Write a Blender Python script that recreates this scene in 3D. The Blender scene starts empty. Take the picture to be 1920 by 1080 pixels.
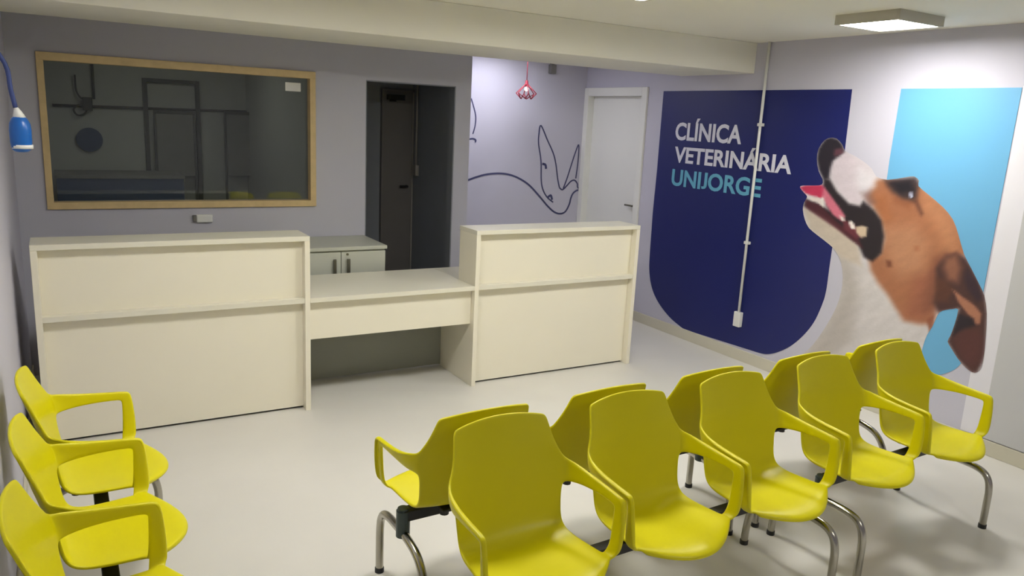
import bpy, bmesh, math, random
import numpy as np
from mathutils import Vector, Matrix
from mathutils.geometry import tessellate_polygon

random.seed(7)
scene = bpy.context.scene
C = scene.collection

# ------------------------------------------------------------------ camera
FPX = 1445.48; H = 1.87
YAW, PITCH, ROLL = math.radians(30.771), math.radians(12.264), math.radians(2.847)
cy_, sy_ = math.cos(YAW), math.sin(YAW); cp_, sp_ = math.cos(PITCH), math.sin(PITCH)
CF = Vector((sy_*cp_, cy_*cp_, -sp_)); R0 = Vector((cy_, -sy_, 0)); U0 = R0.cross(CF)
CR = R0*math.cos(ROLL) + U0*math.sin(ROLL); CU = -R0*math.sin(ROLL) + U0*math.cos(ROLL)
cam = bpy.data.cameras.new('camera'); cam_o = bpy.data.objects.new('camera', cam); C.objects.link(cam_o)
cam.sensor_width = 36.0; cam.lens = FPX/1920*36.0; cam.clip_start = 0.05
m = Matrix.Identity(4)
for i in range(3):
    m[i][0] = CR[i]; m[i][1] = CU[i]; m[i][2] = -CF[i]
m[2][3] = H
cam_o.matrix_world = m
scene.camera = cam_o

def ray(u, v): return CF + CR*((u-960)/FPX) - CU*((v-540)/FPX)
CAM = Vector((0, 0, H))
def on_x(u, v, X): d = ray(u, v); return CAM + d*(X/d.x)      # photo pixel -> point on a wall x = X
def on_y(u, v, Y): d = ray(u, v); return CAM + d*(Y/d.y)      # photo pixel -> point on a wall y = Y

# ------------------------------------------------------------------ world, exposure
w = bpy.data.worlds.new('world'); scene.world = w; w.use_nodes = True
w.node_tree.nodes['Background'].inputs[0].default_value = (0.75, 0.78, 0.85, 1)
w.node_tree.nodes['Background'].inputs[1].default_value = 0.05
vs = scene.view_settings
vs.view_transform = 'Standard'; vs.look = 'None'; vs.gamma = 1.0; vs.use_curve_mapping = False
vs.exposure = 0.15
LAMP_W = 54.0        # emission strength of the ceiling LED panels
HALL_W = 24.0

# ------------------------------------------------------------------ materials
def lin(c):
    return tuple(((x/255)/12.92 if x/255 <= .04045 else ((x/255+.055)/1.055)**2.4) for x in c)
def mat(name, rgb, rough=.5, metal=0., var=0., scale=8., bump=0., bscale=60., spec=.5, coat=0.):
    mt = bpy.data.materials.new(name); mt.use_nodes = True
    nt = mt.node_tree; b = nt.nodes['Principled BSDF']
    c = lin(rgb) + (1,)
    b.inputs['Base Color'].default_value = c; b.inputs['Roughness'].default_value = rough
    b.inputs['Metallic'].default_value = metal; b.inputs['Specular IOR Level'].default_value = spec
    b.inputs['Coat Weight'].default_value = coat
    if var or bump:
        tc = nt.nodes.new('ShaderNodeTexCoord')
    if var:
        n = nt.nodes.new('ShaderNodeTexNoise'); n.inputs['Scale'].default_value = scale
        n.inputs['Detail'].default_value = 5
        nt.links.new(tc.outputs['Object'], n.inputs['Vector'])
        mx = nt.nodes.new('ShaderNodeMix'); mx.data_type = 'RGBA'
        mx.inputs['A'].default_value = tuple(max(0, x*(1-var)) for x in c[:3]) + (1,)
        mx.inputs['B'].default_value = tuple(min(1, x*(1+var)) for x in c[:3]) + (1,)
        nt.links.new(n.outputs['Fac'], mx.inputs['Factor'])
        nt.links.new(mx.outputs['Result'], b.inputs['Base Color'])
    if bump:
        n2 = nt.nodes.new('ShaderNodeTexNoise'); n2.inputs['Scale'].default_value = bscale
        n2.inputs['Detail'].default_value = 4
        nt.links.new(tc.outputs['Object'], n2.inputs['Vector'])
        bp = nt.nodes.new('ShaderNodeBump'); bp.inputs['Strength'].default_value = bump
        bp.inputs['Distance'].default_value = .004
        nt.links.new(n2.outputs['Fac'], bp.inputs['Height'])
        nt.links.new(bp.outputs['Normal'], b.inputs['Normal'])
    return mt
def emis(name, rgb, s):
    mt = bpy.data.materials.new(name); mt.use_nodes = True
    b = mt.node_tree.nodes['Principled BSDF']
    b.inputs['Base Color'].default_value = (.9, .9, .9, 1)
    b.inputs['Emission Color'].default_value = lin(rgb) + (1,)
    b.inputs['Emission Strength'].default_value = s
    return mt
M = {}
M['wall'] = mat('wall_paint_lilac', (196, 194, 208), .6, var=.03, scale=3, bump=.08, bscale=90)
M['wall_win'] = mat('wall_paint_grey_lilac', (192, 191, 202), .6, var=.03, scale=3, bump=.08, bscale=90)
M['ceil'] = mat('ceiling_paint', (236, 233, 222), .7, var=.03, scale=2, bump=.06, bscale=70)
M['floor'] = mat('floor_vinyl', (218, 215, 209), .32, var=.06, scale=2.2, bump=.05, bscale=30, spec=.45)
M['base'] = mat('baseboard_paint', (205, 200, 182), .4, var=.02)
M['mdf'] = mat('white_laminate', (236, 230, 212), .38, var=.015, scale=5)
M['mdf_top'] = mat('white_laminate_top', (226, 222, 206), .35, var=.015, scale=5)
M['mdf_shade'] = mat('shaded_laminate', (140, 141, 132), .45, var=.03)  # laminate colour darkened to carry the shade under the desk
M['cab'] = mat('cabinet_laminate', (196, 198, 186), .45, var=.02)
M['wood'] = mat('pine_frame', (214, 188, 138), .5, var=.18, scale=14)
M['doorw'] = mat('white_door_paint', (232, 232, 226), .4, var=.01)
M['navy'] = mat('navy_vinyl', (18, 28, 98), .45, var=.05, scale=2)
M['sky'] = mat('light_blue_vinyl', (106, 172, 214), .5, var=.03, scale=2)
M['txt_w'] = mat('white_lettering', (222, 222, 236), .5)
M['txt_b'] = mat('cyan_lettering', (104, 176, 206), .5)
M['ink'] = mat('dark_blue_line', (64, 66, 104), .6)
M['yellow'] = mat('yellow_plastic', (216, 206, 0), .38, var=.015, scale=4, spec=.35)
M['chrome'] = mat('chrome_steel', (176, 172, 162), .22, metal=1., var=.05, scale=20)
M['black'] = mat('black_steel', (26, 27, 29), .45, var=.05)
M['socket'] = mat('dark_grey_steel', (74, 84, 84), .35, metal=.6)
M['white_pl'] = mat('white_plastic', (228, 228, 224), .4)
M['grey_pl'] = mat('grey_plastic', (120, 118, 116), .5)
M['lampframe'] = mat('lamp_housing', (190, 186, 174), .5)
M['led'] = emis('led_diffuser', (255, 253, 246), LAMP_W)
M['led_hall'] = emis('hall_led_diffuser', (246, 246, 255), HALL_W)
M['added_glow'] = emis('added_fill_glow', (255, 255, 244), 12.)  # glow of the fill light added behind the window
M['bulb'] = emis('bulb_glow', (255, 244, 228), 2.5)
M['red'] = mat('red_wire', (140, 40, 56), .45)
M['shade_wall'] = mat('lobby_shade_grey', (136, 140, 148), .6, var=.05)  # the lobby's lack of light is put into this colour
M['shade_door'] = mat('lobby_door_shade', (112, 108, 106), .5, var=.05)  # door colour darkened to stand for the unlit lobby
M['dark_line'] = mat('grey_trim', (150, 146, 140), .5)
M['in_wall'] = mat('unlit_room_wall', (206, 208, 202), .7, var=.05)
M['in_dark'] = mat('unlit_room_dark', (104, 106, 104), .6, var=.1)
M['in_blue'] = mat('unlit_room_blue', (84, 100, 132), .5)
M['in_mid'] = mat('unlit_room_grey', (150, 150, 146), .6, var=.12)
M['blue'] = mat('blue_plastic', (24, 96, 178), .3, var=.1, scale=30)
M['navy_str'] = mat('navy_strap', (50, 66, 122), .6)
M['steel'] = mat('grey_door_satin', (196, 196, 198), .35)
M['handle'] = mat('brushed_handle', (110, 108, 96), .35, metal=.7)
M['vinyl_w'] = mat('white_vinyl', (226, 224, 232), .45)
# window glass: clear pane that reflects by its Fresnel term
g = bpy.data.materials.new('window_glass'); g.use_nodes = True
nt = g.node_tree; nt.nodes.remove(nt.nodes['Principled BSDF'])
tr = nt.nodes.new('ShaderNodeBsdfTransparent'); tr.inputs[0].default_value = (.84, .86, .84, 1)
gl = nt.nodes.new('ShaderNodeBsdfGlossy'); gl.inputs['Roughness'].default_value = .03
fr = nt.nodes.new('ShaderNodeFresnel'); fr.inputs['IOR'].default_value = 1.55
mx = nt.nodes.new('ShaderNodeMixShader')
nt.links.new(fr.outputs[0], mx.inputs[0]); nt.links.new(tr.outputs[0], mx.inputs[1]); nt.links.new(gl.outputs[0], mx.inputs[2])
nt.links.new(mx.outputs[0], nt.nodes['Material Output'].inputs[0])
M['glass'] = g
# printed dog picture: colours of the print are stored on the print's own vertices
dg = bpy.data.materials.new('printed_picture'); dg.use_nodes = True
ca = dg.node_tree.nodes.new('ShaderNodeVertexColor'); ca.layer_name = 'print'
dg.node_tree.links.new(ca.outputs[0], dg.node_tree.nodes['Principled BSDF'].inputs['Base Color'])
dg.node_tree.nodes['Principled BSDF'].inputs['Roughness'].default_value = .5
M['dog'] = dg

# ------------------------------------------------------------------ mesh helpers
def link(o, parent=None):
    C.objects.link(o)
    if parent: o.parent = parent
    return o
def mesh_obj(name, bm, mt, parent=None, smooth=False):
    me = bpy.data.meshes.new(name); bm.to_mesh(me); bm.free()
    if smooth:
        for p in me.polygons: p.use_smooth = True
    me.materials.append(M[mt] if isinstance(mt, str) else mt)
    return link(bpy.data.objects.new(name, me), parent)
def add_box(bm, x0, x1, y0, y1, z0, z1, bev=0., seg=2):
    r = bmesh.ops.create_cube(bm, size=1)
    for v in r['verts']:
        v.co = Vector(((x0+x1)/2 + v.co.x*(x1-x0), (y0+y1)/2 + v.co.y*(y1-y0), (z0+z1)/2 + v.co.z*(z1-z0)))
    if bev:
        es = list({e for v in r['verts'] for e in v.link_edges})
        bmesh.ops.bevel(bm, geom=es, offset=bev, segments=seg, affect='EDGES', profile=.5)
def box(name, x0, x1, y0, y1, z0, z1, mt, parent=None, bev=.002):
    bm = bmesh.new(); add_box(bm, x0, x1, y0, y1, z0, z1, bev)
    return mesh_obj(name, bm, mt, parent)
def boxes(name, lst, mt, parent=None, bev=0.):
    bm = bmesh.new()
    for b in lst: add_box(bm, *b, bev)
    return mesh_obj(name, bm, mt, parent)
def catmull(pts, n=6):
    pts = [Vector(p) for p in pts]; out = []
    for i in range(len(pts)-1):
        p0 = pts[max(i-1, 0)]; p1 = pts[i]; p2 = pts[i+1]; p3 = pts[min(i+2, len(pts)-1)]
        for k in range(n):
            t = k/n
            out.append(.5*((2*p1) + (p2-p0)*t + (2*p0-5*p1+4*p2-p3)*t*t + (3*p1-p0-3*p2+p3)*t**3))
    out.append(pts[-1]); return out
def add_tube(bm, pts, r, n=12, cap=True):
    pts = [Vector(p) for p in pts]; rings = []
    t0 = (pts[1]-pts[0]).normalized()
    a = Vector((1, 0, 0)) if abs(t0.x) < .9 else Vector((0, 1, 0))
    nrm = (a - t0*a.dot(t0)).normalized()
    for i, p in enumerate(pts):
        t = (pts[min(i+1, len(pts)-1)] - pts[max(i-1, 0)]).normalized()
        nrm = (nrm - t*nrm.dot(t)).normalized(); b = t.cross(nrm)
        rr = r[i] if isinstance(r, (list, tuple)) else r
        rings.append([bm.verts.new(p + (nrm*math.cos(2*math.pi*k/n) + b*math.sin(2*math.pi*k/n))*rr) for k in range(n)])
    for i in range(len(rings)-1):
        for k in range(n):
            bm.faces.new((rings[i][k], rings[i][(k+1) % n], rings[i+1][(k+1) % n], rings[i+1][k]))
    if cap:
        bm.faces.new(rings[0][::-1]); bm.faces.new(rings[-1])
def tube(name, pts, r, mt, parent=None, n=12):
    bm = bmesh.new(); add_tube(bm, pts, r, n); bmesh.ops.recalc_face_normals(bm, faces=bm.faces)
    o = mesh_obj(name, bm, mt, parent, True)
    return o
def thing(name, label, cat, loc=(0, 0, 0), rz=0., group=None):
    o = bpy.data.objects.new(name, None); C.objects.link(o); o.empty_display_size = .1
    o.location = loc; o.rotation_euler = (0, 0, rz); tag(o, label, cat, group)
    return o
def tag(o, label, cat, group=None):
    o['label'] = label; o['category'] = cat
    if group: o['group'] = group
    return o
def struct(o, label=None):
    o['kind'] = 'structure'
    if label: o['label'] = label
    return o
def poly_plate(name, pts, off, thick, mt, parent=None):
    """flat sheet from ordered 3D points; `off` = unit normal, `thick` = sheet thickness"""
    bm = bmesh.new(); vs_ = [bm.verts.new(p) for p in pts]
    f = bm.faces.new(vs_); f.normal_update()
    r = bmesh.ops.extrude_face_region(bm, geom=[f])
    d = Vector(off)*thick
    for v in [e for e in r['geom'] if isinstance(e, bmesh.types.BMVert)]: v.co += d
    bmesh.ops.recalc_face_normals(bm, faces=bm.faces)
    bmesh.ops.triangulate(bm, faces=[f for f in bm.faces if len(f.verts) > 4])
    return mesh_obj(name, bm, mt, parent)

# ------------------------------------------------------------------ dimensions (metres)
XL, XR = -0.235, 4.833            # left wall, right wall
YB = -2.6                         # wall behind the photographer
ZC = 2.556                        # ceiling
YW = 5.958                        # wall with the window
YH = 6.80                         # far wall with the bird drawing
XE = 3.054                        # where the window wall ends
T = .10

# ------------------------------------------------------------------ structure
struct(box('floor', XL-T, XR+T, YB-T, 8.6, -.1, 0, 'floor', bev=0), 'pale grey beige vinyl floor of the waiting room')
struct(box('ceiling', XL-T, XR+T, YB-T, 8.6, ZC, ZC+.1, 'ceil', bev=0), 'cream painted flat ceiling')
struct(box('trim_1', XL, XR, 4.526, 5.363, 2.324, ZC, 'ceil', bev=.004), 'cream painted ceiling beam crossing the room')
struct(box('wall_left', XL-T, XL, YB-T, 8.6, 0, ZC, 'wall', bev=0), 'pale lilac side wall behind the three seat bench')
struct(box('wall_behind', XL, XR, YB-T, YB, 0, ZC, 'wall', bev=0), 'pale wall opposite the reception desk')
# right wall with the recessed white door
DY0, DY1, DZ = 5.86, 6.74, 2.165
struct(boxes('wall_right', [(XR, XR+T, YB-T, DY0, 0, ZC), (XR, XR+T, DY0, DY1, DZ, ZC), (XR, XR+T, DY1, YH+T, 0, ZC)], 'wall'),
       'lilac white wall carrying the dog mural')
struct(box('wall_far', XE-.054, XR, YH, YH+T, 0, ZC, 'wall', bev=0), 'lilac far wall with a bird line drawing')
# window wall with window and doorway
WX0, WX1, WZ0, WZ1 = -.031, 1.686, 1.187, 2.102
OX0, OX1, OZ = 2.130, 2.911, 2.123
struct(boxes('wall_back', [(XL, WX0, YW, YW+T, 0, ZC), (WX0, WX1, YW, YW+T, 0, WZ0), (WX0, WX1, YW, YW+T, WZ1, ZC),
                           (WX1, OX0, YW, YW+T, 0, ZC), (OX0, OX1, YW, YW+T, OZ, ZC), (OX1, XE, YW, YW+T, 0, ZC)], 'wall_win'),
       'grey lilac wall with wooden framed window and dark doorway')
struct(box('wall_passage_side', XE-.054, XE, YW+T, YH, 0, ZC, 'wall', bev=0), 'short side wall between doorway and far wall')
# unlit lobby behind the doorway, its darkness put into the surface colours
struct(boxes('wall_lobby', [(1.78, 1.86, YW+T, 7.08, 0, ZC), (1.86, 3.0, 7.0, 7.08, 0, ZC), (2.97, 2.999, YW+T, 7.0, 0, ZC)], 'shade_wall'),
       'walls of the unlit lobby behind the doorway, its shade put into their colour')
struct(box('floor_lobby', 1.86, 2.97, YW+T, 7.0, .0005, .004, 'shade_wall', bev=0), 'floor of the unlit lobby, its shade put into the colour')
struct(box('ceiling_lobby', 1.86, 2.97, YW+T, 7.0, 2.5, 2.55, 'shade_wall', bev=0), 'ceiling of the unlit lobby, its shade put into the colour')
# unlit room behind the window
struct(boxes('wall_inner_room', [(XL, 1.78, 8.3, 8.38, 0, ZC), (1.70, 1.779, YW+T, 8.3, 0, ZC)], 'in_wall'),
       'dull wall of the unlit room seen through the window')
# baseboards
struct(box('baseboard_right', XR-.014, XR, YB, DY0-.06, 0, .095, 'base', bev=.003), 'cream baseboard under the mural')
struct(box('baseboard_left', XL, XL+.012, YB, YW, 0, .08, 'base', bev=.003))
struct(box('baseboard_far', XE, XR-.02, YH-.012, YH, 0, .08, 'base', bev=.003))

struct(boxes('trim_2', [(OX1-.009, OX1-.0005, YW+.003, YW+T, 0, OZ-.009), (OX0+.0005, OX0+.009, YW+.003, YW+T, 0, OZ-.009), (OX0+.0005, OX1-.0005, YW+.003, YW+T, OZ-.009, OZ-.0005)], 'shade_wall'),
       'lining added to the doorway jambs, shade put into its colour')  # added part, darkens the jambs that would catch the room light
# lobby door and its bits
d = bpy.data.objects.new('door_2', None); link(d); struct(d, 'narrow door with lever handle in the unlit lobby, shade put into its colour')
box('door_leaf', 2.665, 2.955, 6.965, 6.992, 0, 2.08, 'shade_door', d)
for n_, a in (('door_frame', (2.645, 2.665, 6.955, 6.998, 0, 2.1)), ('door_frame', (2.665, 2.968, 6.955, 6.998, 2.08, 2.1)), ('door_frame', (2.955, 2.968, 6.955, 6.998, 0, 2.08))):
    box(n_, *a, 'dark_line' if a[0] > 2.9 else 'shade_door', d)
tube('door_handle', [(2.90, 6.965, 1.2), (2.90, 6.925, 1.2), (2.82, 6.922, 1.2)], .011, 'black', d)
boxes('door_closer', [(2.69, 2.86, 6.92, 6.965, 2.0, 2.05), (2.70, 2.76, 6.89, 6.93, 1.985, 2.0)], 'black', d, .004)
o = thing('lobby_conduit', 'thin pale vertical conduit with switch box inside the dark doorway', 'conduit', (2.955, 6.86, 0))
tube('conduit_pipe', [(0, 0, 1.40), (0, 0, 2.5)], .010, 'dark_line', o)
box('switch_box', -.02, .014, -.04, .04, 1.31, 1.41, 'dark_line', o, .004)

# window: wooden frame pieces, pane
wn = bpy.data.objects.new('window_1', None); link(wn); struct(wn, 'long interior window with pale wooden frame and dark glass')
FX0, FX1, FZ0, FZ1 = -.070, 1.728, 1.142, 2.152
yf = YW-.022
box('frame_rail', FX0, FX1, yf, YW+.06, WZ1-.002, FZ1, 'wood', wn, .003)
box('frame_rail', FX0, FX1, yf, YW+.06, FZ0, WZ0+.002, 'wood', wn, .003)
box('frame_stile', FX0, WX0+.002, yf+.001, YW+.06, WZ0, WZ1, 'wood', wn, .003)
box('frame_stile', WX1-.002, FX1, yf+.001, YW+.06, WZ0, WZ1, 'wood', wn, .003)
box('pane', WX0, WX1, YW+.045, YW+.051, WZ0, WZ1, 'glass', wn, 0)
p0 = on_y(535, 154, YW+.04); p1 = on_y(564, 172, YW+.04)
tag(box('paper_notice', p0.x, p1.x, YW+.041, YW+.0445, p1.z, p0.z, 'white_pl', None, .0005), 'small white paper notice stuck in the window corner', 'notice')

# things in the unlit room (far wall y = 8.3), seen through the window
YI = 8.285
def W(u, v, y=YI): return on_y(u, v, y)
a = thing('wall_conduit', 'thin dark horizontal conduit along the unlit room wall', 'conduit')
tube('conduit_pipe', [W(98, 197), W(535, 212)], .012, 'in_dark', a, 8)
a = thing('wall_conduit', 'short dark vertical conduit with junction box in the unlit room', 'conduit')
tube('conduit_pipe', [W(172, 112, YI-.01), W(176, 186, YI-.01)], .012, 'in_dark', a, 8)
p = W(166, 195, YI); box('junction_box', p.x-.05, p.x+.03, YI-.06, YI+.01, p.z-.06, p.z+.06, 'in_dark', a, .005)
tube('cable_loop', catmull([W(u, v, YI-.03) for u, v in ((140, 140), (143, 170), (152, 184), (166, 190), (160, 212), (146, 216), (138, 205), (148, 196))]), .008, 'in_dark', a, 8)
a = bpy.data.objects.new('door_3', None); link(a); struct(a, 'dim door with dark outline in the unlit room')
q0 = W(270, 146); q1 = W(374, 300)
box('door_frame', q0.x-.02, q0.x+.02, YI-.03, YI+.01, 0, q0.z, 'in_dark', a)
box('door_frame', q1.x-.02, q1.x+.02, YI-.03, YI+.01, 0, q0.z, 'in_dark', a)
box('door_frame', q0.x+.02, q1.x-.02, YI-.03, YI+.01, q0.z-.035, q0.z, 'in_dark', a)
for (u0, v0, u1, v1), lb in (((292, 212, 366, 330), 'dim grey picture panel beside the dark door in the unlit room'),
                             ((424, 214, 526, 330), 'wide dim grey picture panel standing in the unlit room')):
    q0 = W(u0, v0, YI-.12); q1 = W(u1, v1, YI-.12)
    a = thing('picture_panel', lb, 'panel', ((q0.x+q1.x)/2, YI-.12, q1.z))
    hw = (q1.x-q0.x)/2; hh = q0.z-q1.z
    box('panel_sheet', -hw, hw, 0, .02, 0, hh, 'in_mid', a, .003)
    box('panel_rail', -hw-.02, hw+.02, -.012, .03, hh, hh+.03, 'in_dark', a, .003)
    box('panel_post', -hw-.02, -hw, -.005, .025, -q1.z, hh, 'in_dark', a, .003)
    box('panel_post', hw, hw+.02, -.005, .025, -q1.z, hh, 'in_dark', a, .003)
q0 = W(105, 328, 7.6); q1 = W(345, 330, 7.6)
a = thing('work_counter', 'dark blue grey counter standing in the unlit room', 'counter', ((q0.x+q1.x)/2, 7.6, 0))
hw = (q1.x-q0.x)/2
box('counter_body', -hw, hw, .01, .55, 0, q0.z-.03, 'in_blue', a)
box('counter_top', -hw-.01, hw+.01, 0, .56, q0.z-.03, q0.z, 'in_mid', a)
q = W(168, 262, YI-.01)
bm = bmesh.new(); add_tube(bm, [(q.x, YI-.02, q.z), (q.x, YI+.01, q.z)], .11, 24)
tag(mesh_obj('round_sign', bm, 'in_blue'), 'round blue disc on the unlit room wall', 'sign')

a = thing('ceiling_lamp', 'unseen dim fill light added to brighten the room behind the window', 'lamp', (.75, 7.0, ZC))  # added fill, out of view, lifts the grey behind the glass
box('lamp_housing', -.12, .12, -.12, .12, -.04, 0, 'lampframe', a, .004)
box('diffuser', -.105, .105, -.105, .105, -.05, -.041, 'added_glow', a, 0)

# white recessed door in the right wall
d = bpy.data.objects.new('door_1', None); link(d); struct(d, 'white recessed door with wide white frame beside the mural')
cas = .065
box('door_casing', XR-.02, XR+.09, DY1-.012, DY1+cas-.006, 0, DZ+.07, 'doorw', d, .004)
box('door_casing', XR-.02, XR+.09, DY0-cas, DY0+.012, 0, DZ+.07, 'doorw', d, .004)
box('door_casing', XR-.02, XR+.09, DY0+.012, DY1-.012, DZ-.012, DZ+.07, 'doorw', d, .004)
lf = box('door_leaf', XR+.055, XR+.089, DY0+.0125, DY1-.0125, .005, DZ-.0125, 'doorw', d, .003)
q = on_x(1188, 386, XR+.05)
tube('door_handle', [(XR+.055, DY0+.07, q.z), (XR+.02, DY0+.07, q.z), (XR+.018, DY0+.18, q.z)], .009, 'handle', d)

# grey satin door at the near end of the right wall
d = bpy.data.objects.new('door_4', None); link(d); struct(d, 'grey satin door at the end of the mural wall')
box('door_leaf', XR-.012, XR-.001, 1.40, 2.355, .1, 2.08, 'steel', d, .002)

# ------------------------------------------------------------------ mural on the right wall
mu = thing('wall_mural', 'printed wall mural of navy and light blue shapes, lettering and a dog', 'mural', (XR, 4.0, 0))
def MU(u, v, off=0.): return on_x(u, v, XR-off) - Vector((XR, 4.0, 0))
NX = Vector((-1, 0, 0))
MZ = 2.196
def smooth_closed(pts): return pts
nav = [Vector((-.001, 3.614-4, MZ)), Vector((-.001, 5.586-4, MZ))]
nav += [MU(u, v, .001) for u, v in ((1232, 320), (1224, 400))]
cur = catmull([(0, u, v) for u, v in ((1219, 470), (1217.5, 505), (1222, 538), (1234, 566), (1256, 595), (1282, 617))], 5)
nav += [MU(p.y, p.z, .001) for p in cur]
cur = catmull([(0, u, v) for u, v in ((1418, 660), (1436, 664), (1456, 661), (1482, 649), (1506, 629), (1526, 604), (1541, 572), (1549, 545), (1556, 495), (1570, 400))], 5)
nav += [MU(p.y, p.z, .001) for p in cur]
poly_plate('navy_shape', nav, NX, .0015, 'navy', mu)
sk = [Vector((-.001, 2.491-4, MZ)), Vector((-.001, 3.244-4, MZ))]
sk += [MU(u, v, .001) for u, v in ((1668, 300), (1650, 430), (1640, 540), (1648, 640), (1675, 692))]
cur = catmull([(0, u, v) for u, v in ((1735, 701), (1765, 702), (1796, 688), (1815, 655), (1830, 610), (1840, 565), (1848, 525), (1862, 450))], 4)
sk += [MU(p.y, p.z, .001) for p in cur]
poly_plate('light_blue_shape', sk, NX, .0015, 'sky', mu)
poly_plate('white_border', [Vector((-.0005, y-4, z)) for y, z in ((2.355, .1), (2.355, MZ+.01), (2.488, MZ+.01), (2.488, .1))], NX, .0012, 'vinyl_w', mu)

# lettering
def text_mesh(txt, name, mt, p_left_top, p_left_bot, p_right_bot, parent, accent_h):
    cu = bpy.data.curves.new('t', 'FONT'); cu.body = txt; cu.size = 1; cu.extrude = .004; cu.offset = .026; cu.resolution_u = 4
    to = bpy.data.objects.new('t', cu); C.objects.link(to)
    bpy.context.view_layer.update()
    me = bpy.data.meshes.new_from_object(to.evaluated_get(bpy.context.evaluated_depsgraph_get()))
    bpy.data.objects.remove(to)
    # letters sit on the baseline: lift a descending J
    b2 = bmesh.new(); b2.from_mesh(me); seen = set(); comps = []
    for v0 in b2.verts:
        if v0 in seen: continue
        comp = [v0]; seen.add(v0); k = 0
        while k < len(comp):
            for e in comp[k].link_edges:
                o_ = e.other_vert(comp[k])
                if o_ not in seen: seen.add(o_); comp.append(o_)
            k += 1
        lo = min(v.co.y for v in comp); hi = max(v.co.y for v in comp)
        comps.append((min(v.co.x for v in comp), lo, hi, comp))
    js = [c for c in comps if c[1] < -.08]
    if js:
        jx = min(c[0] for c in js); jr = max(v.co.x for c in js for v in c[3])
        for x_, lo, hi, comp in comps:
            isj = lo < -.08
            mid = sum(v.co.x for v in comp)/len(comp)
            for v in comp:
                if isj: v.co.y = (v.co.y-lo)/(hi-lo)*hi; v.co.x += .10
                elif mid > jr: v.co.x += .08
    b2.to_mesh(me); b2.free()
    xs = [v.co.x for v in me.vertices]
    x0, x1 = min(xs), max(xs); cap = .70
    O = p_left_bot; Xv = p_right_bot - p_left_bot; Zv = p_left_top - p_left_bot
    for v in me.vertices:
        a_ = (v.co.x-x0)/(x1-x0); b_ = v.co.y/cap
        v.co = O + Vector((0, Xv.y, 0))*a_ + Vector((0, 0, Zv.z))*b_ + NX*(.003 + v.co.z*.25)
    me.materials.append(M[mt]); me.name = name
    return link(bpy.data.objects.new(name, me), parent)
tl = [('CLÍNICA', 'txt_w', (1269, 230), (1266, 261), (1390, 267)),
      ('VETERINÁRIA', 'txt_w', (1266, 275), (1264, 303), (1484, 323)),
      ('UNIJORGE', 'txt_b', (1262, 317), (1259, 346), (1426, 368))]
for txt, mt_, a_, b_, c_ in tl:
    text_mesh(txt, 'lettering', mt_, MU(*a_, .002), MU(*b_, .002), MU(*c_, .002), mu, 0)

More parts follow.
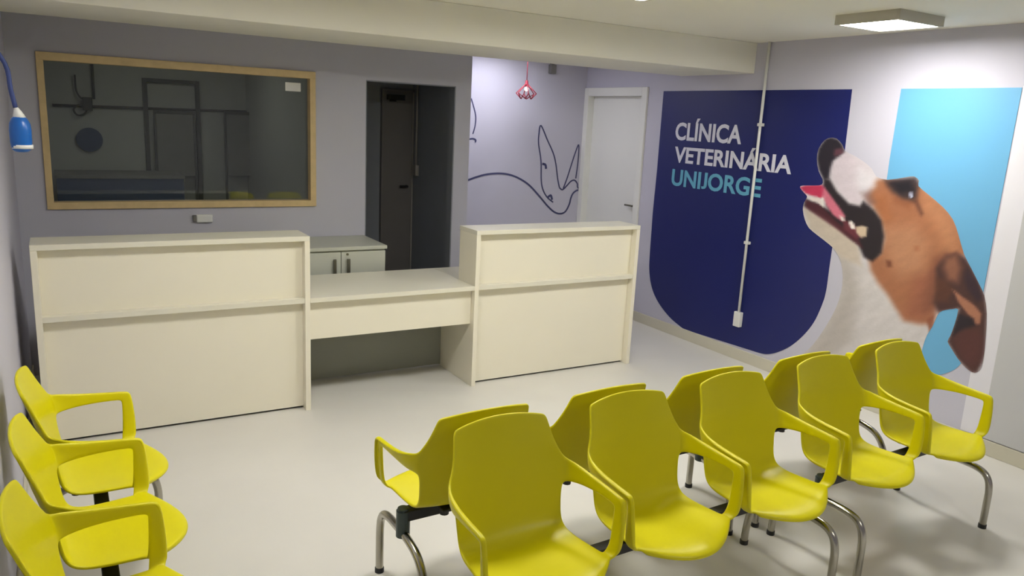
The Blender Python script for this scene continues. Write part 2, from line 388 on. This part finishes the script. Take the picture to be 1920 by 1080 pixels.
# the dog print ------------------------------------------------------
def Z(pts): return [(1460+x/2.2045, 230+y/2.2045) for x, y in pts]
outline = [(215,62),(240,66),(264,92),(274,116),(310,135),(350,160),(385,190),(403,222),(450,236),(520,226),(560,222),(580,240),(578,262),(620,298),(680,350),(720,400),(742,460),(765,540),(795,600),(825,660),(850,715),(860,790),(856,880),(850,950),(838,1010),(820,1032),(800,1032),(770,1010),(740,975),(715,935),(698,905),(710,880),(728,830),(742,772),(720,770),(690,774),(665,784),(650,810),(634,845),(612,880),(595,930),(582,995),(574,1006),(555,1010),(300,1010),(60,1010),(45,1006),(95,960),(140,920),(190,850),(235,770),(258,700),(265,640),(258,580),(235,530),(205,500),(160,465),(125,435),(108,400),(100,360),(105,330),(118,306),(105,290),(88,268),(100,260),(150,260),(178,256),(182,235),(165,200),(158,150),(165,108),(190,72)]
layers = [  # (polygon in crop pixels, sRGB colour, edge softness in crop pixels, strength)
 ([(100,350),(270,420),(340,560),(400,660),(500,800),(650,860),(620,1020),(30,1020),(150,900),(260,640),(205,500)], (206,200,200), 14, 1),
 ([(230,540),(300,560),(330,700),(300,900),(200,1000),(60,1020),(190,850),(258,700)], (176,168,162), 40, .8),
 ([(100,350),(200,380),(330,500),(340,590),(260,560),(205,505),(125,440)], (196,182,166), 16, .9),
 ([(385,235),(430,232),(520,245),(580,255),(630,300),(690,350),(730,400),(755,460),(780,545),(730,560),(690,640),(650,760),(640,835),(575,830),(520,818),(485,770),(450,712),(410,662),(380,610),(372,560),(420,540),(440,480),(425,400),(390,345),(350,300),(365,255)], (166,108,76), 18, 1),
 ([(600,300),(680,350),(735,440),(740,540),(680,520),(640,420),(590,360)], (186,128,92), 36, .9),
 ([(440,430),(560,420),(620,500),(600,620),(500,640),(440,560)], (184,132,100), 46, .85),
 ([(560,640),(650,600),(640,780),(590,820),(520,800)], (152,92,70), 38, .8),
 ([(640,560),(690,540),(660,760),(600,780)], (118,72,56), 34, .8),
 ([(380,300),(440,300),(470,400),(430,420)], (168,104,66), 24, .8),
 ([(212,175),(240,145),(275,116),(315,136),(355,162),(400,215),(392,262),(350,320),(330,345),(290,330),(250,290),(215,230)], (208,196,204), 22, 1),
 ([(330,180),(400,215),(395,260),(340,300),(320,240)], (222,218,224), 28, .8),
 ([(340,290),(380,280),(400,330),(370,350)], (120,92,90), 18, .6),
 ([(164,108),(190,70),(216,60),(242,66),(264,92),(272,118),(248,140),(226,156),(214,190),(208,232),(186,236),(166,195),(158,150)], (38,32,42), 9, 1),
 ([(232,110),(262,104),(268,124),(242,138),(228,136)], (104,62,74), 8, .9),
 ([(186,232),(212,236),(240,285),(290,335),(335,345),(350,325),(392,360),(425,405),(436,470),(425,540),(388,574),(352,556),(330,505),(300,482),(240,432),(190,392),(140,366),(104,342),(112,316),(165,335),(205,360),(180,300)], (36,28,34), 10, 1),
 ([(110,318),(170,338),(230,400),(330,480),(350,520),(320,500),(240,440),(170,392),(110,350)], (86,34,44), 8, .8),
 ([(86,268),(110,260),(180,258),(196,290),(190,318),(150,306),(110,292)], (196,52,88), 6, 1),
 ([(186,262),(214,300),(250,350),(275,385),(262,408),(225,382),(196,340),(180,300)], (206,112,132), 7, 1),
 ([(262,395),(310,420),(350,470),(320,480),(270,440)], (120,50,62), 8, .8),
 ([(122,308),(160,306),(178,318),(188,330),(180,346),(160,330),(130,320)], (226,214,210), 4, 1),
 ([(172,318),(188,300),(190,330),(180,350)], (232,226,222), 3, 1),
 ([(252,386),(268,388),(272,404),(258,404)], (236,228,222), 4, 1),
 ([(290,410),(306,408),(318,440),(298,440)], (236,228,222), 4, 1),
 ([(318,432),(345,425),(366,432),(362,470),(340,476),(322,456)], (206,184,158), 6, 1),
 ([(438,238),(520,228),(566,223),(582,246),(572,308),(556,326),(512,318),(474,292),(450,264)], (52,40,44), 18, .95),
 ([(470,250),(540,240),(560,280),(500,290)], (24,22,32), 16, .9),
 ([(556,320),(574,318),(598,376),(588,386),(570,350)], (86,52,42), 12, .8),
 ([(538,290),(550,288),(554,308),(544,312)], (190,196,220), 4, 1),
 ([(470,300),(550,330),(540,360),(470,330)], (140,84,56), 18, .6),
 ([(444,570),(466,570),(468,596),(448,598)], (110,62,44), 8, .9),
 ([(560,510),(580,510),(580,530),(562,530)], (170,104,70), 8, .8),
 ([(650,600),(690,548),(735,535),(775,560),(800,600),(830,660),(852,715),(862,790),(852,960),(822,1034),(795,1034),(740,978),(696,905),(728,830),(744,770),(660,784),(640,745),(655,690)], (72,44,42), 14, 1),
 ([(690,560),(735,545),(752,600),(740,660),(700,650),(680,600)], (146,96,74), 22, .9),
 ([(650,640),(690,650),(720,690),(700,740),(650,740)], (92,54,40), 16, .8),
 ([(720,690),(760,720),(810,755),(838,790),(832,832),(812,835),(806,810),(780,790),(745,745)], (172,116,90), 7, .95),
 ([(745,790),(800,810),(815,838),(750,860),(715,890),(728,835)], (34,24,34), 10, .95),
 ([(720,890),(770,855),(830,850),(845,900),(835,990),(800,1020),(745,960)], (88,48,46), 22, .9),
 ([(780,600),(820,660),(845,730),(820,740),(780,690),(765,640)], (52,34,46), 14, .9),
 ([(610,815),(645,790),(636,850),(622,862)], (140,82,60), 8, .9),
]
def inside_dist(P, poly):
    """signed distance (positive inside) from points P (n,2) to a polygon"""
    poly = np.array(poly, float); n = len(poly)
    d2 = np.full(len(P), 1e12); ins = np.zeros(len(P), bool)
    for i in range(n):
        a = poly[i]; b = poly[(i+1) % n]; ab = b-a
        t = np.clip(((P-a)@ab)/max(ab@ab, 1e-9), 0, 1)
        q = P-(a+t[:, None]*ab); d2 = np.minimum(d2, (q*q).sum(1))
        c = ((a[1] > P[:, 1]) != (b[1] > P[:, 1]))
        with np.errstate(divide='ignore', invalid='ignore'):
            xi = (b[0]-a[0])*(P[:, 1]-a[1])/(b[1]-a[1]+1e-12)+a[0]
        ins ^= c & (P[:, 0] < xi)
    return np.where(ins, 1, -1)*np.sqrt(d2)
def dog_print():
    sm = catmull([(x, y, 0) for x, y in outline] + [(outline[0][0], outline[0][1], 0)], 2)[:-1]
    bm = bmesh.new()
    vv = [bm.verts.new((p.x, p.y, 0)) for p in sm]
    for tri in tessellate_polygon([[Vector((p.x, p.y, 0)) for p in sm]]):
        bm.faces.new([vv[k] for k in tri])
    bmesh.ops.recalc_face_normals(bm, faces=bm.faces)
    step = 8.
    for ax in (0, 1):
        lo, hi = (30, 870) if ax == 0 else (50, 1040)
        no = (1, 0, 0) if ax == 0 else (0, 1, 0)
        x = lo
        while x < hi:
            co = (x, 0, 0) if ax == 0 else (0, x, 0)
            bmesh.ops.bisect_plane(bm, geom=bm.verts[:]+bm.edges[:]+bm.faces[:], plane_co=co, plane_no=no)
            x += step
    bm.verts.ensure_lookup_table()
    P = np.array([(v.co.x, v.co.y) for v in bm.verts])
    col = np.tile(np.array([210., 206., 210.]), (len(P), 1))
    rng = np.random.default_rng(3)
    for poly, c, soft, st in layers:
        s = np.clip(inside_dist(P, poly)/soft*.5+.5, 0, 1); s = s*s*(3-2*s)*st
        col = col*(1-s[:, None]) + np.array(c, float)*s[:, None]
    fur = rng.normal(0, 1, len(P)); col *= (1+.008*fur)[:, None]
    sx, sy = P[:, 0], P[:, 1]      # soft fur streaks of the printed photo
    st_ = np.zeros(len(P))
    for k in range(14):
        an = rng.uniform(.2, 1.6); fq = rng.uniform(.04, .22)
        st_ += np.sin(fq*(math.cos(an)*sx+math.sin(an)*sy)+rng.uniform(0, 6.28))
    st_ /= 2.6
    col *= (1+.010*st_)[:, None]
    col = np.clip(col, 0, 255)/255
    colL = np.where(col <= .04045, col/12.92, ((col+.055)/1.055)**2.4)
    for v in bm.verts:
        u = 1460+v.co.x/2.2045; w_ = 230+v.co.y/2.2045
        v.co = MU(u, w_, .004)
    me = bpy.data.meshes.new('dog_picture'); bm.to_mesh(me); bm.free()
    at = me.color_attributes.new('print', 'FLOAT_COLOR', 'POINT')
    at.data.foreach_set('color', np.hstack([colL, np.ones((len(P), 1))]).astype(np.float32).ravel())
    if me.polygons[0].normal.x > 0: me.flip_normals()
    me.materials.append(M['dog'])
    o = link(bpy.data.objects.new('dog_picture', me), mu)
    o['label'] = 'printed picture of a brown and white dog looking up'
    return o
dog_print()

# white conduit on the mural wall
cd = thing('wall_conduit', 'white vertical conduit with outlet box running down over the mural', 'conduit', (XR-.022, 4.385, 0))
tube('conduit_pipe', [(0, 0, .40), (0, 0, ZC)], .0115, 'white_pl', cd)
box('outlet_box', -.022, .018, -.034, .034, .285, .41, 'white_pl', cd, .005)
for z in (.99, 1.93):
    box('pipe_clip', -.015, .018, -.026, .020, z-.012, z+.012, 'white_pl', cd, .003)

# ------------------------------------------------------------------ bird drawing on the far wall
bd = thing('bird_drawing', 'dark blue line drawing of a flying bird on the far wall', 'wall drawing', (4.2, YH, 0))
def ZB(p): return (860+p[0]/3.176, 100+p[1]/3.176)
def stroke(name, pts, wd, parent=bd):
    c = catmull([(x, y, 0) for x, y in pts], 5)
    P = [on_y(*ZB((p.x, p.y)), YH-.001) - Vector((4.2, YH, 0)) for p in c]
    bm = bmesh.new(); rows = []
    for i, p in enumerate(P):
        t = (P[min(i+1, len(P)-1)]-P[max(i-1, 0)]).normalized(); n = Vector((-t.z, 0, t.x))
        ww = wd
        rows.append([bm.verts.new(p+n*ww), bm.verts.new(p-n*ww), bm.verts.new(p-n*ww+Vector((0, -.002, 0))), bm.verts.new(p+n*ww+Vector((0, -.002, 0)))])
    for i in range(len(rows)-1):
        for k in range(4): bm.faces.new((rows[i][k], rows[i][(k+1) % 4], rows[i+1][(k+1) % 4], rows[i+1][k]))
    bm.faces.new(rows[0]); bm.faces.new(rows[-1][::-1])
    bmesh.ops.recalc_face_normals(bm, faces=bm.faces)
    return mesh_obj(name, bm, 'ink', parent)
stroke('body_line', [(55,755),(110,735),(170,720),(240,715),(300,722),(360,745),(420,785),(480,850),(530,910),(570,945),(605,955),(635,942),(658,900),(668,862),(680,835),(700,818),(724,811)], .009)
stroke('head_line', [(724,811),(708,797),(706,776),(690,756),(668,762),(642,790),(618,812),(600,800)], .0075)
stroke('wing_line', [(600,800),(590,750),(578,655),(562,592),(530,520),(490,430),(478,480),(476,540),(490,640),(492,760),(505,820),(530,860),(562,887)], .007)
stroke('wing_line', [(622,806),(645,745),(672,660),(695,590),(715,545),(711,640),(697,745)], .007)
stroke('feather_mark', [(498,658),(516,664),(520,688)], .012)
stroke('feather_mark', [(530,858),(548,846),(556,872)], .012)
stroke('stray_line', [(74,268),(84,300),(101,370),(98,430),(84,480)], .006)
stroke('stray_line', [(60,512),(84,508),(101,516),(98,530)], .008)

# ------------------------------------------------------------------ reception furniture
X0, X1, X2, X3 = -.149, 1.304, 2.453, 3.884
YC, ZT, ZD = 4.621, 1.121, .732
YU, YD = YC+.258, YC+.543
th = .032
def counter(label, xa, xb):
    t = thing('reception_counter', label, 'counter', ((xa+xb)/2, YC, 0), 0, 'tall white reception counters')
    h = (xb-xa)/2; ya = 0
    bm = bmesh.new()
    for s in (-1, 1):
        x0_, x1_ = (-h, -h+th) if s < 0 else (h-th, h)
        bm = bmesh.new(); add_box(bm, x0_, x1_, 0, YU-YC, .0, ZT-.0305, .0015); add_box(bm, x0_, x1_, YU-YC-.002, YD-YC, 0, ZD-.0305, .0015)
        mesh_obj('side_panel', bm, 'mdf', t)
    box('counter_top', -h, h, 0, YU-YC+.01, ZT-.03, ZT, 'mdf_top', t)
    boxes('ledge', [(-h+th, h-th, .004, YU-YC-.001, ZD-.03, ZD), (-h, h, YU-YC+.0005, .69, ZD-.03, ZD)], 'mdf_top', t, .001)
    box('upper_panel', -h+th, h-th, .058, .076, ZD, ZT-.03, 'mdf', t, .001)
    box('lower_panel', -h+th, h-th, .058, .076, .014, ZD-.03, 'mdf', t, .001)
    box('plinth', -h+th, h-th, .078, .09, 0, .03, 'black', t, .001)
    return t
counter('tall white reception counter under the wooden framed window', X0, X1)
counter('tall white reception counter in front of the bird drawing', X2, X3)
t = thing('reception_desk', 'low white reception desk joining the two tall counters', 'desk', ((X1+X2)/2, YC, 0))
h = (X2-X1)/2 - .0005
box('desk_top', -h, h, 0, .69, ZD-.03, ZD, 'mdf_top', t)
box('front_panel', -h, h, .052, .07, .452, ZD-.03, 'mdf', t, .001)
box('back_panel', -h, h, .525, .543, .012, ZD-.03, 'mdf_shade', t, .001)  # under-desk shade is put into the panel colour

# low cabinet behind the desk
cb = thing('low_cabinet', 'low pale grey two door cabinet behind the reception desk', 'cabinet', (1.765, 5.44, 0))
box('cabinet_body', -.35, .345, .02, .5, .04, .875, 'cab', cb)
box('cabinet_top', -.36, .355, -.01, .51, .875, .902, 'cab', cb, .003)
for s in (-1, 1):
    x0_, x1_ = (-.349, -.002) if s < 0 else (.002, .344)
    dr = box('cabinet_door', x0_, x1_, 0, .019, .06, .862, 'cab', cb, .003)
    bm = bmesh.new(); xh = s*.052
    add_box(bm, xh-.012, xh+.012, -.024, -.012, .700, .815, .004); add_box(bm, xh-.006, xh+.006, -.014, .001, .715, .727); add_box(bm, xh-.006, xh+.006, -.014, .001, .788, .80)
    mesh_obj('handle', bm, 'handle', dr)
    if s > 0:
        bm = bmesh.new(); add_tube(bm, [(.047, -.008, .845), (.047, .001, .845)], .009, 12); mesh_obj('lock', bm, 'handle', dr)
box('cabinet_foot', -.34, .335, .04, .48, 0, .04, 'black', cb)

# small white trunking box under the window
q0 = on_y(362, 402, YW); q1 = on_y(398, 416, YW)
ss = thing('wall_socket', 'small white socket box on the wall under the window', 'socket', ((q0.x+q1.x)/2, YW, q1.z))
hw = (q1.x-q0.x)/2
box('socket_body', -hw+.02, hw, -.03, 0, 0, q0.z-q1.z, 'white_pl', ss, .006)
box('socket_plug', -hw-.005, -hw+.022, -.026, 0, .006, q0.z-q1.z-.004, 'grey_pl', ss, .004)

# ------------------------------------------------------------------ bench seating
def seat_shell_mesh():
    # profile rows: (y forward, z, half width, forward bulge of the sides, rise of the sides)
    rows = [(.530,.412,.200,-.098,.012),(.525,.430,.216,-.096,.012),(.474,.441,.228,-.058,.012),(.408,.436,.227,-.008,.016),(.368,.432,.226,0,.018),(.345,.430,.224,0,.020),
            (.235,.424,.215,.0,.020),(.170,.434,.210,.006,.018),(.134,.470,.208,.020,.010),(.115,.530,.210,.030,.0),(.102,.590,.214,.036,0),(.097,.608,.222,.042,0),
            (.086,.652,.238,.050,0),(.074,.694,.230,.044,0),(.070,.712,.220,.041,0),(.062,.742,.207,.035,0),(.050,.780,.197,.029,0),(.038,.825,.190,.025,-.006),(.032,.849,.186,.023,-.013),(.029,.861,.176,.021,-.018)]
    US = [-1, -.95, -.72, -.36, 0, .36, .72, .95, 1]
    NC = 8
    bm = bmesh.new(); G = []
    for (y, z, hw, fb, up) in rows:
        r = []
        for c in range(NC+1):
            u = US[c]; k = abs(u)**2.2
            r.append(bm.verts.new((u*hw, y+fb*k, z+up*k)))
        G.append(r)
    for i in range(len(G)-1):
        for c in range(NC):
            bm.faces.new((G[i][c+1], G[i][c], G[i+1][c], G[i+1][c+1]))
    for s in (-1, 1):
        c = NC if s > 0 else 0
        back = [G[11][c], G[12][c], G[13][c]]; seat = [G[4][c], G[3][c], G[2][c]]
        secs = [((.244,.170,.612),(.252,.166,.646),(.250,.158,.684)),
                ((.257,.222,.619),(.262,.222,.646),(.264,.220,.672)),
                ((.262,.295,.623),(.266,.298,.643),(.268,.300,.664)),
                ((.262,.362,.623),(.266,.374,.641),(.268,.390,.658)),
                ((.262,.376,.620),(.266,.391,.637),(.268,.407,.655)),
                ((.262,.381,.611),(.266,.397,.625),(.268,.418,.645)),
                ((.261,.381,.585),(.265,.402,.594),(.267,.424,.612)),
                ((.258,.379,.530),(.262,.403,.535),(.264,.430,.548)),
                ((.252,.376,.485),(.256,.401,.488),(.258,.432,.496)),
                ((.244,.373,.462),(.248,.401,.462),(.249,.430,.468)),
                ((.236,.370,.451),(.238,.400,.452),(.238,.424,.456))]
        prev = back
        fl_prev = None
        for sc in secs:
            cur = [bm.verts.new((s*(x-.009 if x > .255 else x-.004), y, z)) for x, y, z in sc]
            for k in range(2):
                f = (prev[k], prev[k+1], cur[k+1], cur[k])
                bm.faces.new(f if s < 0 else f[::-1])
            ox, oy, oz = sc[2]
            if sc is secs[-1]: fl = cur[2]
            else: fl = bm.verts.new((s*(ox+.012), oy-.003, oz-.005))
            if fl_prev is None: f = (back[2], fl, cur[2])
            elif fl is cur[2]: f = (prev[2], fl_prev, cur[2])
            else: f = (prev[2], fl_prev, fl, cur[2])
            bm.faces.new(f if s < 0 else f[::-1])
            fl_prev = fl; prev = cur
        for k in range(2):
            f = (prev[k], prev[k+1], seat[k+1], seat[k])
            bm.faces.new(f if s < 0 else f[::-1])
    bmesh.ops.recalc_face_normals(bm, faces=bm.faces)
    bm.faces.ensure_lookup_table(); bm.normal_update()
    up = sum(f.normal.z for f in bm.faces if abs(f.calc_center_median().z-.43) < .02)
    if up < 0: bmesh.ops.reverse_faces(bm, faces=bm.faces)
    me = bpy.data.meshes.new('seat_shell_cage'); bm.to_mesh(me); bm.free()
    o = bpy.data.objects.new('tmp', me); C.objects.link(o)
    so = o.modifiers.new('t', 'SOLIDIFY'); so.thickness = .012; so.offset = -1; so.use_even_offset = False
    s1 = o.modifiers.new('s', 'SUBSURF'); s1.levels = 2; s1.render_levels = 2
    bpy.context.view_layer.update()
    out = bpy.data.meshes.new_from_object(o.evaluated_get(bpy.context.evaluated_depsgraph_get()))
    bpy.data.objects.remove(o); out.name = 'seat_shell'
    for p in out.polygons: p.use_smooth = True
    out.materials.clear(); out.materials.append(M['yellow'])
    return out
SHELL = seat_shell_mesh()
def bracket_mesh():
    bm = bmesh.new()
    add_box(bm, -.10, .10, .16, .40, .404, .416, .003)
    add_box(bm, -.035, .035, .215, .315, .396, .406, .002)
    for x in (-.08, .08):
        add_tube(bm, [(x, .19, .385), (x, .19, .41)], .018, 10); add_tube(bm, [(x, .38, .392), (x, .38, .42)], .012, 10)
    me = bpy.data.meshes.new('seat_bracket'); bm.to_mesh(me); bm.free(); me.materials.append(M['black']); return me
BRACKET = bracket_mesh()
def leg_mesh():
    bm = bmesh.new()
    add_tube(bm, catmull([(0,.50,.012),(0,.50,.12),(0,.498,.205),(0,.480,.262),(0,.435,.290),(0,.34,.297),(0,.22,.292),(0,.125,.262),(0,.070,.19),(0,.050,.10),(0,.045,.012)], 6), .0165, 14)
    bmesh.ops.recalc_face_normals(bm, faces=bm.faces)
    me = bpy.data.meshes.new('leg'); bm.to_mesh(me); bm.free(); me.materials.append(M['chrome'])
    for p in me.polygons: p.use_smooth = True
    return me
LEG = leg_mesh()
def foot_mesh():
    bm = bmesh.new(); add_tube(bm, [(0, 0, 0), (0, 0, .02)], .019, 14)
    me = bpy.data.meshes.new('foot_cap'); bm.to_mesh(me); bm.free(); me.materials.append(M['black']); return me
FOOT = foot_mesh()
def socket_mesh():
    bm = bmesh.new(); add_tube(bm, [(0, .27, .285), (0, .27, .392)], .027, 18)
    add_tube(bm, [(0, .27, .392), (0, .27, .402)], [.022, .022], 18)
    me = bpy.data.meshes.new('leg_socket'); bm.to_mesh(me); bm.free(); me.materials.append(M['socket']); return me
SOCKET = socket_mesh()
def bench(label, n, pitch, loc, rz, group=None):
    t = thing('waiting_bench', label, 'bench', loc, rz, group)
    span = pitch*(n-1)/2
    for i in range(n):
        s = link(bpy.data.objects.new('seat_shell', SHELL), t); s.location.x = -span+i*pitch
        link(bpy.data.objects.new('seat_bracket', BRACKET), s)
    box('beam', -span-.22, span+.22, .245, .295, .352, .396, 'black', t, .004)
    for x in (-span-.215, span+.215):
        l = link(bpy.data.objects.new('leg', LEG), t); l.location.x = x
        link(bpy.data.objects.new('leg_socket', SOCKET), l)
        for y in (.50, .045):
            f = link(bpy.data.objects.new('foot_cap', FOOT), l); f.location = (0, y, 0)
    return t
YM = 2.265; CXA = 1.856; PTA = .575; CXB = 3.343; PTB = .596
TR = math.radians(1.7)
gB = 'yellow benches standing back to back'
def ybench(x): return YM + (x-2.49)*math.tan(TR)
bench('three seat yellow bench facing away from the reception counters', 3, PTA, (CXA, ybench(CXA), 0), math.pi+TR, gB)
bench('two seat yellow bench facing away from the counters, beside the mural wall', 2, PTB, (CXB, ybench(CXB), 0), math.pi+TR, gB)
bench('three seat yellow bench facing the reception counters, behind another bench', 3, PTA, (CXA, ybench(CXA)+.012, 0), TR*.7, gB)
bench('two seat yellow bench facing the counters, in the corner by the mural', 2, PTB, (CXB-.01, ybench(CXB)-.008, 0), TR*.7, gB)
bench('three seat yellow bench against the side wall beside the counter', 3, .536, (-.205, 2.712, 0), -math.pi/2, 'yellow bench by the side wall')

# ------------------------------------------------------------------ ceiling lamps
def panel_lamp(label, x, y, mt='led', group='square ceiling panel lamps'):
    t = thing('ceiling_lamp', label, 'lamp', (x, y, ZC), 0, group)
    bm = bmesh.new(); s = .205
    for b in ((-s, s, -s, -s+.02), (-s, s, s-.02, s), (-s, -s+.02, -s+.02, s-.02), (s-.02, s, -s+.02, s-.02)):
        add_box(bm, b[0], b[1], b[2], b[3], -.055, 0, .002)
    mesh_obj('lamp_housing', bm, 'lampframe', t)
    box('diffuser', -s+.02, s-.02, -s+.02, s-.02, -.048, -.03, mt, t, 0)
    return t
panel_lamp('square white ceiling panel lamp near the mural wall', 4.17, 2.94)
panel_lamp('square white ceiling panel lamp over the middle of the room', 2.47, 3.115)
panel_lamp('square white ceiling panel lamp over the bench by the side wall', .85, 3.0)
panel_lamp('square white ceiling panel lamp opposite the reception counters', 2.5, -.7)
panel_lamp('square ceiling panel lamp in the passage by the bird drawing', 3.62, 6.28, 'led_hall', 'passage lamp')

# red wire pendant lamp
PY = 6.45
pc = on_y(987, 168, PY)
pl = thing('pendant_lamp', 'red wire cage pendant lamp hanging before the bird drawing', 'lamp', (pc.x, PY, pc.z))
tube('cord', [(0, 0, .07), (0, 0, ZC-pc.z)], .004, 'red', pl, 8)
bm = bmesh.new(); add_tube(bm, [(0, 0, .045), (0, 0, .085)], [.018, .012], 12); mesh_obj('lamp_holder', bm, 'red', pl)
cg = bmesh.new()
for k in range(6):
    a = k*math.pi/3+.2; c, s = math.cos(a), math.sin(a)
    a2 = a+.75; c2, s2 = math.cos(a2), math.sin(a2)
    add_tube(cg, [(0, 0, .06), (c*.10, s*.10, -.035), (c2*.055, s2*.055, -.085)], .0055, 6)
    add_tube(cg, [(c*.10, s*.10, -.035), (math.cos(a-.3)*.055, math.sin(a-.3)*.055, -.085)], .0055, 6)
mesh_obj('wire_cage', cg, 'red', pl, True)
bm = bmesh.new(); bmesh.ops.create_uvsphere(bm, u_segments=16, v_segments=10, radius=.02)
for v in bm.verts: v.co.z += .005
mesh_obj('bulb', bm, 'bulb', pl, True)

# small grey sensor on the far wall
q0 = on_y(1027, 118, YH); q1 = on_y(1040, 139, YH)
sn = thing('wall_sensor', 'small grey sensor on the far wall beside the pendant lamp', 'sensor', ((q0.x+q1.x)/2, YH, q1.z))
box('sensor_body', -.035, .035, -.05, 0, 0, .09, 'grey_pl', sn, .008)
box('sensor_bracket', -.02, .02, -.03, 0, .09, .14, 'grey_pl', sn, .003)

# blue bottle hanging on a strap by the side wall
by = 3.9; bc = on_y(38, 245, by)
bt = thing('hanging_bottle', 'blue plastic bottle with white collar hanging on a navy strap by the side wall', 'bottle', (bc.x, by, bc.z))
def B(u, v): return on_y(u, v, by)-bc
bm = bmesh.new()
prof = [(.0, -.090), (.024, -.088), (.036, -.078), (.040, -.05), (.041, 0.), (.038, .03), (.029, .05), (.021, .058)]
add_tube(bm, [(0, 0, z) for r, z in prof], [max(r, .002) for r, z in prof], 18)
bmesh.ops.recalc_face_normals(bm, faces=bm.faces)
mesh_obj('bottle_body', bm, 'blue', bt, True)
bm = bmesh.new(); add_tube(bm, [(0, 0, .052), (-.004, 0, .075), (-.010, 0, .098)], [.025, .016, .006], 14); mesh_obj('collar', bm, 'white_pl', bt, True)
bm = bmesh.new(); add_tube(bm, [(.003, 0, -.074), (.003, 0, -.058)], [.0395, .0405], 18); mesh_obj('label_band', bm, 'white_pl', bt, True)
bm = bmesh.new()
sp = [Vector((-.010, 0, .094)), Vector((-.022, 0, .17)), Vector((-.034, 0, .27)), Vector((XL-bc.x+.004, 0, .40))]
add_tube(bm, catmull(sp, 4), .009, 8); mesh_obj('strap', bm, 'navy_str', bt, True)
